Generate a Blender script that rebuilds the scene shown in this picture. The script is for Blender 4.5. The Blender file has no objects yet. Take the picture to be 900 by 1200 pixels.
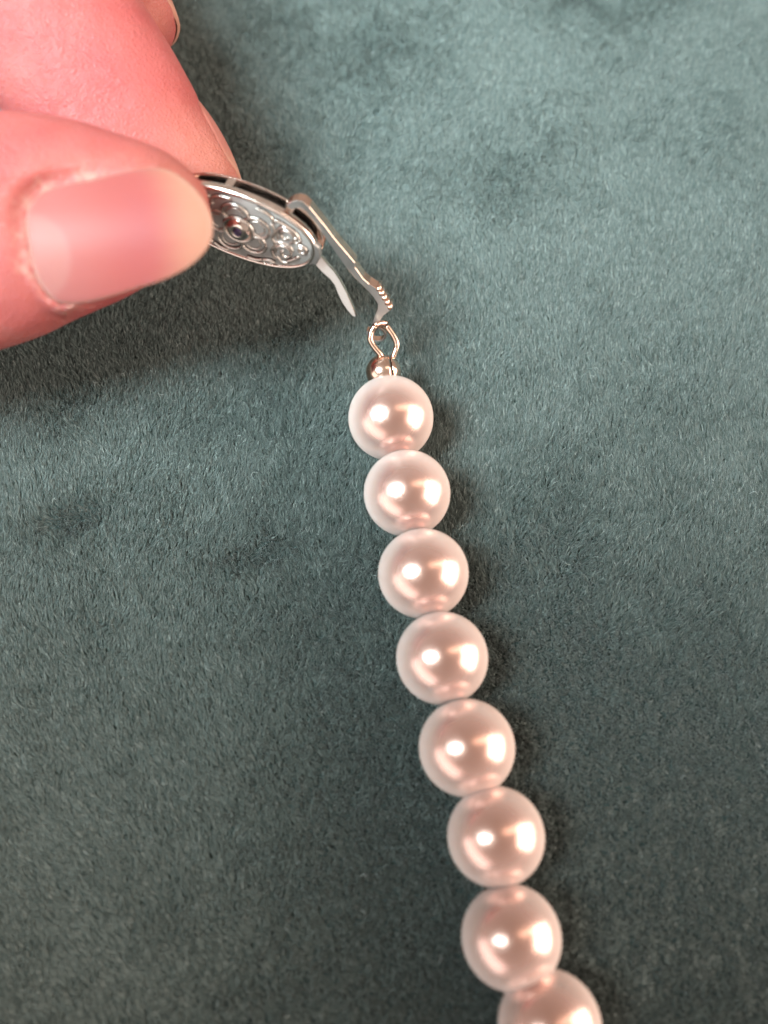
import bpy, bmesh, math, random
import numpy as np
from mathutils import Vector, Matrix, noise

random.seed(7); rng = np.random.default_rng(7)
MM = 0.001
sc = bpy.context.scene
COL = sc.collection

# ------------------------------------------------------------------ camera
FPX, CAM_H, TILT = 1100.0, 84.5, math.radians(20)
CX = Vector((1, 0, 0))
CY = Vector((0, math.cos(TILT), math.sin(TILT)))
CD = Vector((0, math.sin(TILT), -math.cos(TILT)))
CZ = -CD
CPOS = Vector((0, 0, CAM_H))
cam_d = bpy.data.cameras.new('camera'); cam = bpy.data.objects.new('camera', cam_d); COL.objects.link(cam)
cam.location = CPOS * MM
cam.rotation_euler = (TILT, 0, 0)
cam_d.sensor_fit = 'VERTICAL'; cam_d.sensor_height = 36.0; cam_d.lens = 36.0 * FPX / 1200.0
cam_d.clip_start = 0.002; cam_d.clip_end = 20
cam_d.dof.use_dof = True; cam_d.dof.focus_distance = 0.0915; cam_d.dof.aperture_fstop = 15.5
sc.camera = cam

# ------------------------------------------------------------------ light
w = bpy.data.worlds.new('World'); sc.world = w; w.use_nodes = True
w.node_tree.nodes['Background'].inputs[0].default_value = (1.0, 0.83, 0.70, 1)
w.node_tree.nodes['Background'].inputs[1].default_value = 0.52
sc.view_settings.view_transform = 'Standard'; sc.view_settings.look = 'None'
sc.view_settings.exposure = 0.0; sc.view_settings.gamma = 1.0

def area(name, loc, target, sx, sy, power, col, shape='RECTANGLE'):
    d = bpy.data.lights.new(name, 'AREA'); d.shape = shape; d.size = sx * MM
    if shape in ('RECTANGLE', 'ELLIPSE'): d.size_y = sy * MM
    d.energy = power; d.color = col
    o = bpy.data.objects.new(name, d); COL.objects.link(o)
    o.location = Vector(loc) * MM
    o.rotation_euler = (Vector(target) - Vector(loc)).to_track_quat('-Z', 'Y').to_euler()
    return o
# cool daylight from the upper left, warm window low on the right
key = area('window_light_left', (-124, 22, 206), (-2, 102, 0), 132, 132, 0.225, (0.74, 0.94, 0.97), 'DISK')
key.data.spread = math.radians(44)
area('fill_light_left', (-250, -190, 92), (-34, 4, 0), 430, 170, 0.46, (1.0, 0.93, 0.88))  # added fill without a known source, brightens the lower left cloth
area('window_light_right', (370, -2, 126), (5, 16, 3), 280, 290, 2.7, (1.0, 0.86, 0.73))
area('window_light_right_pane', (184, 72, 310), (5, 20, 3), 46, 230, 0.17, (1.0, 0.80, 0.62))

sc.cycles.max_bounces = 8; sc.cycles.diffuse_bounces = 3; sc.cycles.glossy_bounces = 5
sc.cycles.transmission_bounces = 3; sc.cycles.transparent_max_bounces = 6
sc.cycles.caustics_reflective = False; sc.cycles.caustics_refractive = False
sc.cycles.use_denoising = True
sc.cycles.sample_clamp_indirect = 4.0

# ------------------------------------------------------------------ helpers
def ray(u, v): return CD + CX * ((u - 450) / FPX) + CY * ((600 - v) / FPX)
def at_depth(u, v, dep): return CPOS + ray(u, v) * dep
def at_height(u, v, z):
    d = ray(u, v); return CPOS + d * ((z - CAM_H) / d.z)
def on_plane(u, v, p0, n):
    d = ray(u, v); return CPOS + d * ((p0 - CPOS).dot(n) / d.dot(n))
def camvec(x, y, z): return CX * x + CY * y + CZ * z

def link_mesh(name, verts, faces, mat, parent=None, smooth=True, sharp=None):
    me = bpy.data.meshes.new(name)
    me.from_pydata([tuple(Vector(v) * MM) for v in verts], [], faces)
    bm = bmesh.new(); bm.from_mesh(me); bmesh.ops.recalc_face_normals(bm, faces=bm.faces); bm.to_mesh(me); bm.free()
    me.update()
    if smooth: me.polygons.foreach_set('use_smooth', [True] * len(me.polygons))
    if sharp: me.set_sharp_from_angle(angle=math.radians(sharp))
    if mat: me.materials.append(mat)
    o = bpy.data.objects.new(name, me); COL.objects.link(o)
    if parent: setp(o, parent)
    return o
def worldm(o):
    m = Matrix.Identity(4)
    while o is not None:
        m = o.matrix_parent_inverse @ o.matrix_basis @ m if o.parent else o.matrix_basis @ m
        o = o.parent
    return m
def setp(o, parent):
    o.parent = parent
    o.matrix_parent_inverse = worldm(parent).inverted()
def bevel(o, wd, seg=2, ang=35):
    m = o.modifiers.new('bevel', 'BEVEL'); m.width = wd * MM; m.segments = seg; m.limit_method = 'ANGLE'
    m.angle_limit = math.radians(ang); m.use_clamp_overlap = True

class MB:
    def __init__(s): s.v = []; s.f = []
    def add(s, v, f):
        o = len(s.v); s.v += [Vector(p) for p in v]; s.f += [tuple(i + o for i in q) for q in f]
    def tube(s, pts, r, seg=10, flat=None, up=None, closed=False, caps=True):
        """pts list, r number or list; flat=(scale along up)"""
        pts = [Vector(p) for p in pts]; n = len(pts)
        rs = r if isinstance(r, (list, tuple)) else [r] * n
        vs = []; prev = None
        for i, p in enumerate(pts):
            if closed: t = pts[(i + 1) % n] - pts[i - 1]
            else: t = pts[min(i + 1, n - 1)] - pts[max(i - 1, 0)]
            t.normalize()
            if up is not None: a = Vector(up)
            elif prev is not None: a = prev
            else: a = Vector((0, 0, 1)) if abs(t.z) < .9 else Vector((1, 0, 0))
            a = (a - t * a.dot(t)).normalized(); prev = a
            b = t.cross(a)
            for k in range(seg):
                th = 2 * math.pi * k / seg
                vs.append(p + a * (math.cos(th) * rs[i] * (flat or 1)) + b * (math.sin(th) * rs[i]))
        fs = []
        for i in range(n if closed else n - 1):
            j = (i + 1) % n
            for k in range(seg):
                k2 = (k + 1) % seg
                fs.append((i * seg + k, i * seg + k2, j * seg + k2, j * seg + k))
        if caps and not closed:
            fs.append(tuple(range(seg))[::-1]); fs.append(tuple((n - 1) * seg + k for k in range(seg)))
        s.add(vs, fs)
    def prism(s, poly, ext):
        """poly 3D points of a closed outline, extruded by the vector ext"""
        n = len(poly); poly = [Vector(p) for p in poly]
        vs = poly + [p + ext for p in poly]
        fs = [tuple(range(n)), tuple(range(2 * n - 1, n - 1, -1))]
        for i in range(n): fs.append((i, (i + 1) % n, n + (i + 1) % n, n + i))
        s.add(vs, fs)
    def build(s, name, mat, parent=None, smooth=True, sharp=None):
        return link_mesh(name, s.v, s.f, mat, parent, smooth, sharp)

def smooth_poly(pts, n=4, closed=False):
    """Catmull-Rom through 2D/3D points"""
    P = [Vector(p) for p in pts]; out = []; N = len(P)
    for i in range(N if closed else N - 1):
        if closed: a, b, c, d = P[i - 1], P[i], P[(i + 1) % N], P[(i + 2) % N]
        else: a, b, c, d = P[max(i - 1, 0)], P[i], P[i + 1], P[min(i + 2, N - 1)]
        for k in range(n):
            t = k / n
            out.append(.5 * ((2 * b) + (c - a) * t + (2 * a - 5 * b + 4 * c - d) * t * t + (3 * b - a - 3 * c + d) * t ** 3))
    if not closed: out.append(P[-1])
    return out

# ------------------------------------------------------------------ materials
def newmat(name):
    m = bpy.data.materials.new(name); m.use_nodes = True
    nt = m.node_tree; b = nt.nodes['Principled BSDF']
    return m, nt, b
def N(nt, t, **kw):
    n = nt.nodes.new(t)
    for k, v in kw.items(): setattr(n, k, v)
    return n
def noise_node(nt, scale, detail=3, rough=.55, vec=None):
    n = N(nt, 'ShaderNodeTexNoise'); n.inputs['Scale'].default_value = scale
    n.inputs['Detail'].default_value = detail; n.inputs['Roughness'].default_value = rough
    if vec is not None: nt.links.new(vec, n.inputs['Vector'])
    return n
def ramp(nt, fac, stops):
    r = N(nt, 'ShaderNodeValToRGB'); e = r.color_ramp.elements
    while len(e) < len(stops): e.new(.5)
    for x, (p, c) in zip(e, stops): x.position = p; x.color = (*c, 1) if len(c) == 3 else c
    nt.links.new(fac, r.inputs[0]); return r
def objcoord(nt): return N(nt, 'ShaderNodeTexCoord').outputs['Object']
def bump(nt, b, h, strength, dist):
    n = N(nt, 'ShaderNodeBump'); n.inputs['Strength'].default_value = strength; n.inputs['Distance'].default_value = dist * MM
    nt.links.new(h, n.inputs['Height']); nt.links.new(n.outputs[0], b.inputs['Normal']); return n

def metal(name, col, rough, var=.08, bs=.25):
    m, nt, b = newmat(name)
    co = objcoord(nt)
    n = noise_node(nt, 900, 4, .6, co)
    r = ramp(nt, n.outputs[0], [(.3, tuple(c * (1 - var * 2) for c in col)), (.65, col)])
    nt.links.new(r.outputs[0], b.inputs['Base Color'])
    b.inputs['Metallic'].default_value = 1
    mr = N(nt, 'ShaderNodeMapRange'); mr.inputs['To Min'].default_value = rough * .6; mr.inputs['To Max'].default_value = rough * 1.5
    nt.links.new(n.outputs[0], mr.inputs[0]); nt.links.new(mr.outputs[0], b.inputs['Roughness'])
    n2 = noise_node(nt, 3500, 3, .6, co); bump(nt, b, n2.outputs[0], bs, .02)
    return m
M_SILVER = metal('silver', (.90, .76, .69), .18)
M_SATIN = metal('satin_silver', (.47, .44, .425), .34, .05, .3)
M_PLATE = metal('clasp_plate', (.56, .535, .52), .42, .10, .5)
for m_, v_ in ((M_SATIN, .88), (M_PLATE, .62)): m_.node_tree.nodes['Principled BSDF'].inputs['Metallic'].default_value = v_
M_RELIEF = metal('silver_relief', (.82, .73, .68), .27)
M_DARK = metal('dark_metal', (.035, .03, .028), .5)  # near-black; on the clasp core it stands in for shade in the slots
M_WIRE = metal('wire', (.76, .54, .44), .18)  # coppery tint puts warm reflections into the silver's colour

# pearl: nacre, mirror-like in the middle, milky towards the rim; centre colour darkened in place of the phone's reflection
M_PEARL, nt, b = newmat('pearl_nacre')
co = objcoord(nt)
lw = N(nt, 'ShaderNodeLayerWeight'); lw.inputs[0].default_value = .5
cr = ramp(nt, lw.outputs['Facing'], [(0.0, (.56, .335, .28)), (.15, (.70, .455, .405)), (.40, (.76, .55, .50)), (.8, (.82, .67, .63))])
oi = N(nt, 'ShaderNodeObjectInfo')
rr_ = ramp(nt, oi.outputs['Random'], [(0, (1.0, .96, .93)), (.5, (.97, .97, .97)), (1, (1.0, 1.0, 1.0))])
mxp = N(nt, 'ShaderNodeMix', data_type='RGBA', blend_type='MULTIPLY'); mxp.inputs[0].default_value = 1
nt.links.new(cr.outputs[0], mxp.inputs[6]); nt.links.new(rr_.outputs[0], mxp.inputs[7])
nt.links.new(mxp.outputs[2], b.inputs['Base Color'])
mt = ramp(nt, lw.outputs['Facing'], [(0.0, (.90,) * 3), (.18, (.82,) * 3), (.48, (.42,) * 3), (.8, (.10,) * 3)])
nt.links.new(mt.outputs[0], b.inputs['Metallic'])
nz = noise_node(nt, 260, 3, .5, co)
mr = N(nt, 'ShaderNodeMapRange'); mr.inputs['To Min'].default_value = .20; mr.inputs['To Max'].default_value = .30
nt.links.new(nz.outputs[0], mr.inputs[0]); nt.links.new(mr.outputs[0], b.inputs['Roughness'])
b.inputs['Specular IOR Level'].default_value = .35
b.inputs['Coat Weight'].default_value = .18; b.inputs['Coat Roughness'].default_value = .24; b.inputs['Coat IOR'].default_value = 1.45
b.inputs['Subsurface Weight'].default_value = .25; b.inputs['Subsurface Radius'].default_value = (1, .7, .6); b.inputs['Subsurface Scale'].default_value = .9 * MM
n2 = noise_node(nt, 700, 2, .5, co); bump(nt, b, n2.outputs[0], .10, .03)

M_THREAD, nt, b = newmat('silk_thread')
b.inputs['Base Color'].default_value = (.80, .63, .56, 1); b.inputs['Roughness'].default_value = .7
wv = N(nt, 'ShaderNodeTexWave'); wv.inputs['Scale'].default_value = 2500; nt.links.new(objcoord(nt), wv.inputs[0]); bump(nt, b, wv.outputs[0], .6, .05)

M_GEM, nt, b = newmat('violet_gem')
b.inputs['Base Color'].default_value = (.02, .012, .03, 1); b.inputs['Roughness'].default_value = .05; b.inputs['Coat Weight'].default_value = 1
nzg = noise_node(nt, 1500, 2, .5, objcoord(nt))
rg = ramp(nt, nzg.outputs[0], [(.4, (.01, .006, .015)), (.62, (.10, .07, .16))]); nt.links.new(rg.outputs[0], b.inputs['Base Color'])

def skin_mat(name, nail=False):
    m, nt, b = newmat(name)
    co = objcoord(nt)
    at = N(nt, 'ShaderNodeAttribute', attribute_name='tint')
    n1 = noise_node(nt, 160, 5, .6, co)
    mx = N(nt, 'ShaderNodeMix', data_type='RGBA', blend_type='MULTIPLY'); mx.inputs[0].default_value = 1
    r = ramp(nt, n1.outputs[0], [(.3, (.93, .90, .90) if not nail else (.96, .95, .95)), (.7, (1, 1, 1))])
    nt.links.new(at.outputs[0], mx.inputs[6]); nt.links.new(r.outputs[0], mx.inputs[7])
    fk = N(nt, 'ShaderNodeAttribute', attribute_name='flake')
    nf = noise_node(nt, 1500, 4, .7, co); nf2 = noise_node(nt, 420, 2, .5, co)
    m1 = N(nt, 'ShaderNodeMath', operation='MULTIPLY'); nt.links.new(nf.outputs[0], m1.inputs[0]); nt.links.new(nf2.outputs[0], m1.inputs[1])
    rf = ramp(nt, m1.outputs[0], [(.27, (0, 0, 0)), (.37, (.6, .6, .6))])
    m2 = N(nt, 'ShaderNodeMath', operation='MULTIPLY'); nt.links.new(rf.outputs[0], m2.inputs[0]); nt.links.new(fk.outputs['Fac'], m2.inputs[1])
    mx2 = N(nt, 'ShaderNodeMix', data_type='RGBA'); nt.links.new(m2.outputs[0], mx2.inputs[0]); nt.links.new(mx.outputs[2], mx2.inputs[6]); mx2.inputs[7].default_value = (.46, .27, .22, 1)
    nt.links.new(mx2.outputs[2], b.inputs['Base Color'])
    b.inputs['Subsurface Weight'].default_value = .35 if not nail else .15
    b.inputs['Subsurface Radius'].default_value = (1.0, .35, .2)
    b.inputs['Subsurface Scale'].default_value = 1.6 * MM if not nail else .5 * MM
    if nail:
        b.inputs['Roughness'].default_value = .44; b.inputs['Specular IOR Level'].default_value = .13
        # fine ridges along the nail plus scratches
        mp = N(nt, 'ShaderNodeMapping'); mp.inputs['Scale'].default_value = (300, 3200, 300)
        uvn = N(nt, 'ShaderNodeAttribute', attribute_name='nailco')
        nt.links.new(uvn.outputs['Vector'], mp.inputs[0])
        n2 = noise_node(nt, 1, 3, .6, mp.outputs[0]); bump(nt, b, n2.outputs[0], .22, .06)
    else:
        b.inputs['Roughness'].default_value = .52; b.inputs['Specular IOR Level'].default_value = .32
        v = N(nt, 'ShaderNodeTexVoronoi'); v.inputs['Scale'].default_value = 2600; v.feature = 'DISTANCE_TO_EDGE'
        wn = noise_node(nt, 600, 4, .6, co)
        mxv = N(nt, 'ShaderNodeMix', data_type='VECTOR'); mxv.inputs[0].default_value = .0012
        nt.links.new(co, mxv.inputs[4]); nt.links.new(wn.outputs['Color'], mxv.inputs[5]); nt.links.new(mxv.outputs[1], v.inputs[0])
        ad = N(nt, 'ShaderNodeMath', operation='MULTIPLY_ADD'); nt.links.new(v.outputs[0], ad.inputs[0]); ad.inputs[1].default_value = .8
        n3 = noise_node(nt, 420, 5, .65, co); nt.links.new(n3.outputs[0], ad.inputs[2])
        n5 = noise_node(nt, 330, 2, .5, co)
        ad2 = N(nt, 'ShaderNodeMath', operation='MULTIPLY_ADD'); nt.links.new(n5.outputs[0], ad2.inputs[0]); ad2.inputs[1].default_value = 1.6; nt.links.new(ad.outputs[0], ad2.inputs[2])
        bump(nt, b, ad2.outputs[0], .62, .28)
    return m
M_SKIN = skin_mat('skin'); M_NAIL = skin_mat('fingernail', True)

# velvet
M_PILE, nt, b = newmat('velvet_fibre')
b.inputs['Roughness'].default_value = .48
hi = N(nt, 'ShaderNodeHairInfo')
r1 = ramp(nt, hi.outputs['Random'], [(0, (.056, .086, .081)), (.6, (.118, .152, .143)), (.94, (.19, .230, .218)), (1, (.38, .42, .40))])
nt.links.new(r1.outputs[0], b.inputs['Base Color'])
b.inputs['Sheen Weight'].default_value = .35; b.inputs['Sheen Roughness'].default_value = .4
b.inputs['Specular IOR Level'].default_value = .6
M_CLOTH, nt, b = newmat('velvet_backing')
nb = noise_node(nt, 900, 4, .6, objcoord(nt))
rb = ramp(nt, nb.outputs[0], [(.3, (.03, .052, .049)), (.7, (.065, .092, .086))]); nt.links.new(rb.outputs[0], b.inputs['Base Color'])
b.inputs['Roughness'].default_value = .9; b.inputs['Sheen Weight'].default_value = .12; bump(nt, b, nb.outputs[0], .8, .6)
M_LINT, nt, b = newmat('pale_lint'); b.inputs['Base Color'].default_value = (.5, .56, .55, 1); b.inputs['Roughness'].default_value = .6

# ------------------------------------------------------------------ velvet cloth
def vnoise(x, y, scale, seed, octs=1):
    """smooth value noise in numpy"""
    out = np.zeros_like(x); amp = 1.; tot = 0
    for o in range(octs):
        g = np.random.default_rng(seed + o).uniform(-1, 1, (512, 512))
        X = x / scale + 137.3; Y = y / scale + 91.7
        xi = np.floor(X).astype(int); yi = np.floor(Y).astype(int); fx = X - xi; fy = Y - yi
        fx = fx * fx * (3 - 2 * fx); fy = fy * fy * (3 - 2 * fy)
        a = g[xi % 512, yi % 512]; b_ = g[(xi + 1) % 512, yi % 512]; c = g[xi % 512, (yi + 1) % 512]; d = g[(xi + 1) % 512, (yi + 1) % 512]
        out += amp * ((a * (1 - fx) + b_ * fx) * (1 - fy) + (c * (1 - fx) + d * fx) * fy); tot += amp
        amp *= .5; scale *= .5
    return out / tot
def cloth_z(x, y):
    z = -.72 + .35 * vnoise(x, y, 34, 5, 2) + .10 * vnoise(x, y, 9, 8, 2)
    for cx_, cy_, rx, ry, dz in DENTS: z = z - dz * np.exp(-(((x - cx_) / rx) ** 2 + ((y - cy_ - .3 * (x - cx_)) / ry) ** 2))
    return z
DENTS = []
for (u, v, rx, ry, dz) in [(80, 606, 3.4, 1.5, .85), (300, 652, 3.2, 1.3, .6), (340, 392, 4, 2.4, .3), (250, 500, 5, 2, .2), (70, 480, 3, 2, .2), (690, -5, 9, 3, .4)]:
    c_ = at_height(u, v, 0); DENTS.append((c_.x, c_.y, rx, ry, dz))
gx = np.concatenate([[-900, -500, -300, -200, -150], np.arange(-110, 111, 2.), [150, 200, 300, 500, 900]])
gy = np.concatenate([[-900, -500, -300, -200, -120], np.arange(-80, 161, 2.), [200, 260, 350, 500, 900]])
XX, YY = np.meshgrid(gx, gy, indexing='ij'); ZZ = cloth_z(XX, YY)
nx, ny = XX.shape
vs = np.stack([XX, YY, ZZ], -1).reshape(-1, 3)
fs = [(i * ny + j, (i + 1) * ny + j, (i + 1) * ny + j + 1, i * ny + j + 1) for i in range(nx - 1) for j in range(ny - 1)]
cloth = link_mesh('velvet_cloth', vs.tolist(), fs, M_CLOTH)
cloth['kind'] = 'structure'

def sstep(a, b, x):
    t = np.clip((x - a) / (b - a), 0, 1); return t * t * (3 - 2 * t)
def hair(name, root, tip, mid, rad, mat, parent):
    n = len(root)
    cu = bpy.data.hair_curves.new(name)
    cu.add_curves([3] * n)
    pos = np.stack([root, mid, tip], 1).reshape(-1, 3) * MM
    cu.attributes['position'].data.foreach_set('vector', pos.astype(np.float32).ravel())
    ra = cu.attributes.get('radius') or cu.attributes.new('radius', 'FLOAT', 'POINT')
    rr = np.stack([rad, rad * .9, rad * .35], 1).ravel() * MM
    ra.data.foreach_set('value', rr.astype(np.float32))
    cu.materials.append(mat)
    o = bpy.data.objects.new(name, cu); COL.objects.link(o); o.parent = parent
    return o
def scatter(x0, x1, y0, y1, dens):
    n = int((x1 - x0) * (y1 - y0) * dens)
    return rng.uniform(x0, x1, n), rng.uniform(y0, y1, n)
xa, ya = scatter(-58, 62, -26, 112, 84.)
lim = 37 + np.clip(ya + 14, 0, None) * .155          # what the photograph takes in, and a margin
k_ = (xa > -lim) & (xa < lim); xa, ya = xa[k_], ya[k_]
xb, yb = scatter(-118, 118, -85, 170, 15.)
k_ = ~((yb > -26) & (yb < 112) & (np.abs(xb) < 37 + np.clip(yb + 14, 0, None) * .155)); xb, yb = xb[k_], yb[k_]
x = np.concatenate([xa, xb]); y = np.concatenate([ya, yb]); n = len(x)
wide = np.concatenate([np.ones(len(xa)), np.full(len(xb), 2.2)])
# the way the pile has been brushed, changing slowly over the cloth
lx = .15 + .60 * vnoise(x, y, 15, 21, 2) + .48 * vnoise(x, y, 4.6, 31, 2)
ly = 1.0 + .60 * vnoise(x, y, 19, 41, 2) + .50 * vnoise(x, y, 5.0, 51, 2)
def patch(u, v, rx, ry, amt, sx, sy, skew=.0):
    """an area brushed the other way, in places to stand in for shade: lean goes to (sx, sy)"""
    global lx, ly
    c = at_height(u, v, 0)
    q = amt * np.exp(-(((x - c.x) / rx) ** 2 + ((y - c.y - skew * (x - c.x)) / ry) ** 2))
    q = np.clip(q * (1 + .5 * vnoise(x, y, 4.0, 95, 2)), 0, 1)
    lx = lx * (1 - q) + sx * q; ly = ly * (1 - q) + sy * q
patch(830, 1010, 31, 22, 1.1, -.42, .02)  # fibres turned end-on to darken the lower right in place of shadow
patch(660, 830, 14, 13, .9, -.2, -.15)  # same darkening lean, inner part of the lower right shadow
patch(440, 1010, 10, 26, .9, -.05, -.02)  # lean darkens the band where the pearls' shadow lies
patch(80, 1040, 18, 17, .9, -1.0, 1.1)
patch(840, 330, 14, 10, .4, .7, 1.4)
patch(700, -10, 14, 6, .7, 0, -.5)
patch(600, 190, 9, 7, .55, -.1, -.2, .3)
patch(470, 60, 10, 10, .4, -.1, -.3)
patch(78, 606, 3.8, 1.8, 1.3, -.1, -.3, .3)
patch(300, 652, 3.6, 1.6, 1.1, -.1, -.2, .3)
patch(340, 395, 4.5, 2.6, .8, .1, -.2, .2)
patch(250, 500, 6, 2.4, .5, .1, 0, -.3)
patch(70, 480, 4, 4, .5, .2, -.1)
# tufts: neighbouring fibres lean together
cxn = vnoise(x, y, .34, 61, 2) + .7 * vnoise(x, y, .75, 64, 1)
cyn = vnoise(x, y, .34, 71, 2) + .7 * vnoise(x, y, .75, 74, 1)
L = .76 * (1 + .10 * rng.normal(size=n)) * (1 + .20 * vnoise(x, y, .45, 81, 2))
tx = lx + .54 * cxn + .28 * rng.normal(size=n)
ty = ly + .54 * cyn + .28 * rng.normal(size=n)
h = 1 / np.sqrt(1 + tx * tx + ty * ty)
z0 = cloth_z(x, y) - .02
root = np.stack([x, y, z0], -1)
tip = root + np.stack([tx * h * L, ty * h * L, h * L], -1)
mid = root + np.stack([tx * h * L * .36, ty * h * L * .36, h * L * .56], -1)
pile = hair('velvet_pile', root, tip, mid, .029 * wide * (1 + .2 * rng.normal(size=n)).clip(.5), M_PILE, cloth)
pile['kind'] = 'stuff'
# stray lint lying on the pile
nl = 160
x = rng.uniform(-60, 60, nl); y = rng.uniform(-25, 115, nl)
a = rng.uniform(0, 6.28, nl); ll = rng.uniform(.25, .9, nl)
z = cloth_z(x, y) + rng.uniform(.72, .9, nl)
root = np.stack([x, y, z - .15], -1); tip = root + np.stack([np.cos(a) * ll, np.sin(a) * ll, rng.uniform(0, .3, nl)], -1)
mid = (root + tip) / 2 + np.stack([-np.sin(a) * .25, np.cos(a) * .25, np.full(nl, .15)], -1)
lint = hair('lint', root, tip, mid, np.full(nl, .014), M_LINT, cloth); lint['kind'] = 'stuff'

# ------------------------------------------------------------------ necklace
neck = bpy.data.objects.new('pearl_necklace', None); COL.objects.link(neck)
neck.empty_display_size = .01
neck.location = at_height(458, 490, 0) * MM
neck['label'] = 'strand of cream pink pearls on green velvet, its open silver clasp lifted by the fingers'
neck['category'] = 'necklace'

PR = 3.9
px = [(458, 490), (477, 578), (496, 672), (518, 771), (547, 876), (581, 980), (599, 1098), (644, 1201)]
hz = [4.4, 4.1, 3.95, 3.9, 3.9, 3.9, 3.9, 3.9]
cent = [at_height(u, v, z) for (u, v), z in zip(px, hz)]
rads = [4.02, 4.0, 4.03, 4.0, 4.02, 3.95, 3.93, 3.92]
d = Vector((.28, -.96, 0)).normalized()
for k in range(5):
    d = Matrix.Rotation(math.radians(9), 3, 'Z') @ d
    cent.append(cent[-1] + d * 7.60); rads.append(3.95)
# pearl mesh: poles on the strand axis, dimpled at the drill holes
def pearl_mesh():
    vs, fs = [], []; nu, nv = 72, 72
    for j in range(nv + 1):
        th = math.pi * (.5 - .5 * math.cos(math.pi * j / nv)) if False else math.pi * j / nv
        th = max(.055, min(math.pi - .055, th))
        e = min(th, math.pi - th)
        r = 1 - .010 * math.exp(-(e / .10) ** 2)
        for i in range(nu):
            p = 2 * math.pi * i / nu
            z_ = r * math.cos(th)
            if abs(z_) > .945: z_ = math.copysign(.945 + .022 * math.tanh((abs(z_) - .945) / .022), z_)   # ends worn flat by the next bead
            vs.append((r * math.sin(th) * math.cos(p), r * math.sin(th) * math.sin(p), z_))
    for j in range(nv):
        for i in range(nu):
            i2 = (i + 1) % nu
            fs.append((j * nu + i, (j + 1) * nu + i, (j + 1) * nu + i2, j * nu + i2))
    # the drill hole's wall
    o = len(vs)
    for s in (1, -1):
        for i in range(nu):
            p = 2 * math.pi * i / nu; vs.append((.05 * math.cos(p), .05 * math.sin(p), s * .6))
    for i in range(nu):
        i2 = (i + 1) % nu
        fs.append((i, i2, o + i2, o + i)); fs.append((nv * nu + i, o + nu + i, o + nu + i2, nv * nu + i2))
    return vs, fs
pv, pf = pearl_mesh()
pme = bpy.data.meshes.new('pearl'); pme.from_pydata(pv, [], pf); pme.update()
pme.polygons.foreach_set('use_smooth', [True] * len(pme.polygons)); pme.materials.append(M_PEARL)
for i, c in enumerate(cent):
    a = cent[max(i - 1, 0)]; b_ = cent[min(i + 1, len(cent) - 1)]
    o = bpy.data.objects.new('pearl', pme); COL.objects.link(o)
    o.location = c * MM
    r = rads[i] * MM
    r2 = random.uniform(.992, 1.008); o.scale = (r * r2, r / r2 * 1.002, r)
    q = (b_ - a).to_track_quat('Z', 'Y'); o.rotation_mode = 'QUATERNION'; o.rotation_quaternion = q @ Vector((0, 0, 1)).rotation_difference(Vector((0, 0, 1)))
    o.rotation_quaternion.normalize()
    setp(o, neck)
tb = MB(); path = []
for i in range(len(cent) - 1):
    a, b_ = cent[i], cent[i + 1]; dd = (b_ - a).normalized(); m = (a + b_) / 2
    path += [(a, .16), (m - dd * .75, .17), (m - dd * .35, .45), (m, .6), (m + dd * .35, .45), (m + dd * .75, .17)]
tb.tube([p for p, _ in path], [r for _, r in path], 12)
tb.build('thread', M_THREAD, neck)

# ---- clasp case: oval box, filigree face turned down and to the camera
AL, SL = math.radians(20), math.radians(53)
cA = camvec(math.cos(AL), -math.sin(AL), 0)
mm_ = camvec(-math.sin(AL), -math.cos(AL), 0)
cN = (mm_ * math.sin(SL) + CZ * math.cos(SL)).normalized()
cB = -(mm_ * math.cos(SL) - CZ * math.sin(SL)).normalized()      # up across the face
cC = at_depth(282, 267.5, 83.0)
SA, SB = 7.1, 3.45
def cp(x, y, h): return cC + cA * x + cB * y + cN * h
def oval(sa, sb, n=72, p=2.15):
    out = []
    for i in range(n):
        t = 2 * math.pi * i / n; c, s = math.cos(t), math.sin(t)
        out.append((sa * math.copysign(abs(c) ** (2 / p), c), sb * math.copysign(abs(s) ** (2 / p), s)))
    return out
def oval_loft(rings, cap0=True, cap1=True, n=72):
    """rings: (shrink, height)"""
    mb = MB(); vs = []
    for sh, hh in rings: vs += [cp(x, y, hh) for x, y in oval(SA - sh, SB - sh, n)]
    fs = [(k * n + i, k * n + (i + 1) % n, (k + 1) * n + (i + 1) % n, (k + 1) * n + i) for k in range(len(rings) - 1) for i in range(n)]
    if cap0: fs.append(tuple(range(n)))
    if cap1: fs.append(tuple((len(rings) - 1) * n + i for i in range(n)))
    mb.add(vs, fs); return mb
case = oval_loft([(.9, -.30), (.18, -.78), (.04, -.74), (0, -.62), (0, -.18), (.05, -.05), (.16, .03), (.30, .05), (.40, .0), (.46, -.12)], cap1=False)
case = case.build('clasp', M_SILVER, neck, sharp=50)
case['label'] = 'oval silver clasp case with engraved flower pinched between thumb and index finger'
plate = oval_loft([(.42, -.30), (.42, -.10), (.9, -.04), (1.6, .02), (2.6, .05)])
plate.build('face_plate', M_PLATE, case, sharp=40)
core = oval_loft([(1.25, -.6), (1.25, -1.95)]); core.build('slot_shade_core', M_DARK, case, sharp=40)  # dark core added so the slots look black with shade
back = oval_loft([(.5, -1.80), (.06, -1.82), (0, -1.86), (0, -1.98), (.1, -2.04), (1.2, -2.25), (2.4, -2.3)]); back.build('back_plate', M_SILVER, case, sharp=50)
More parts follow.
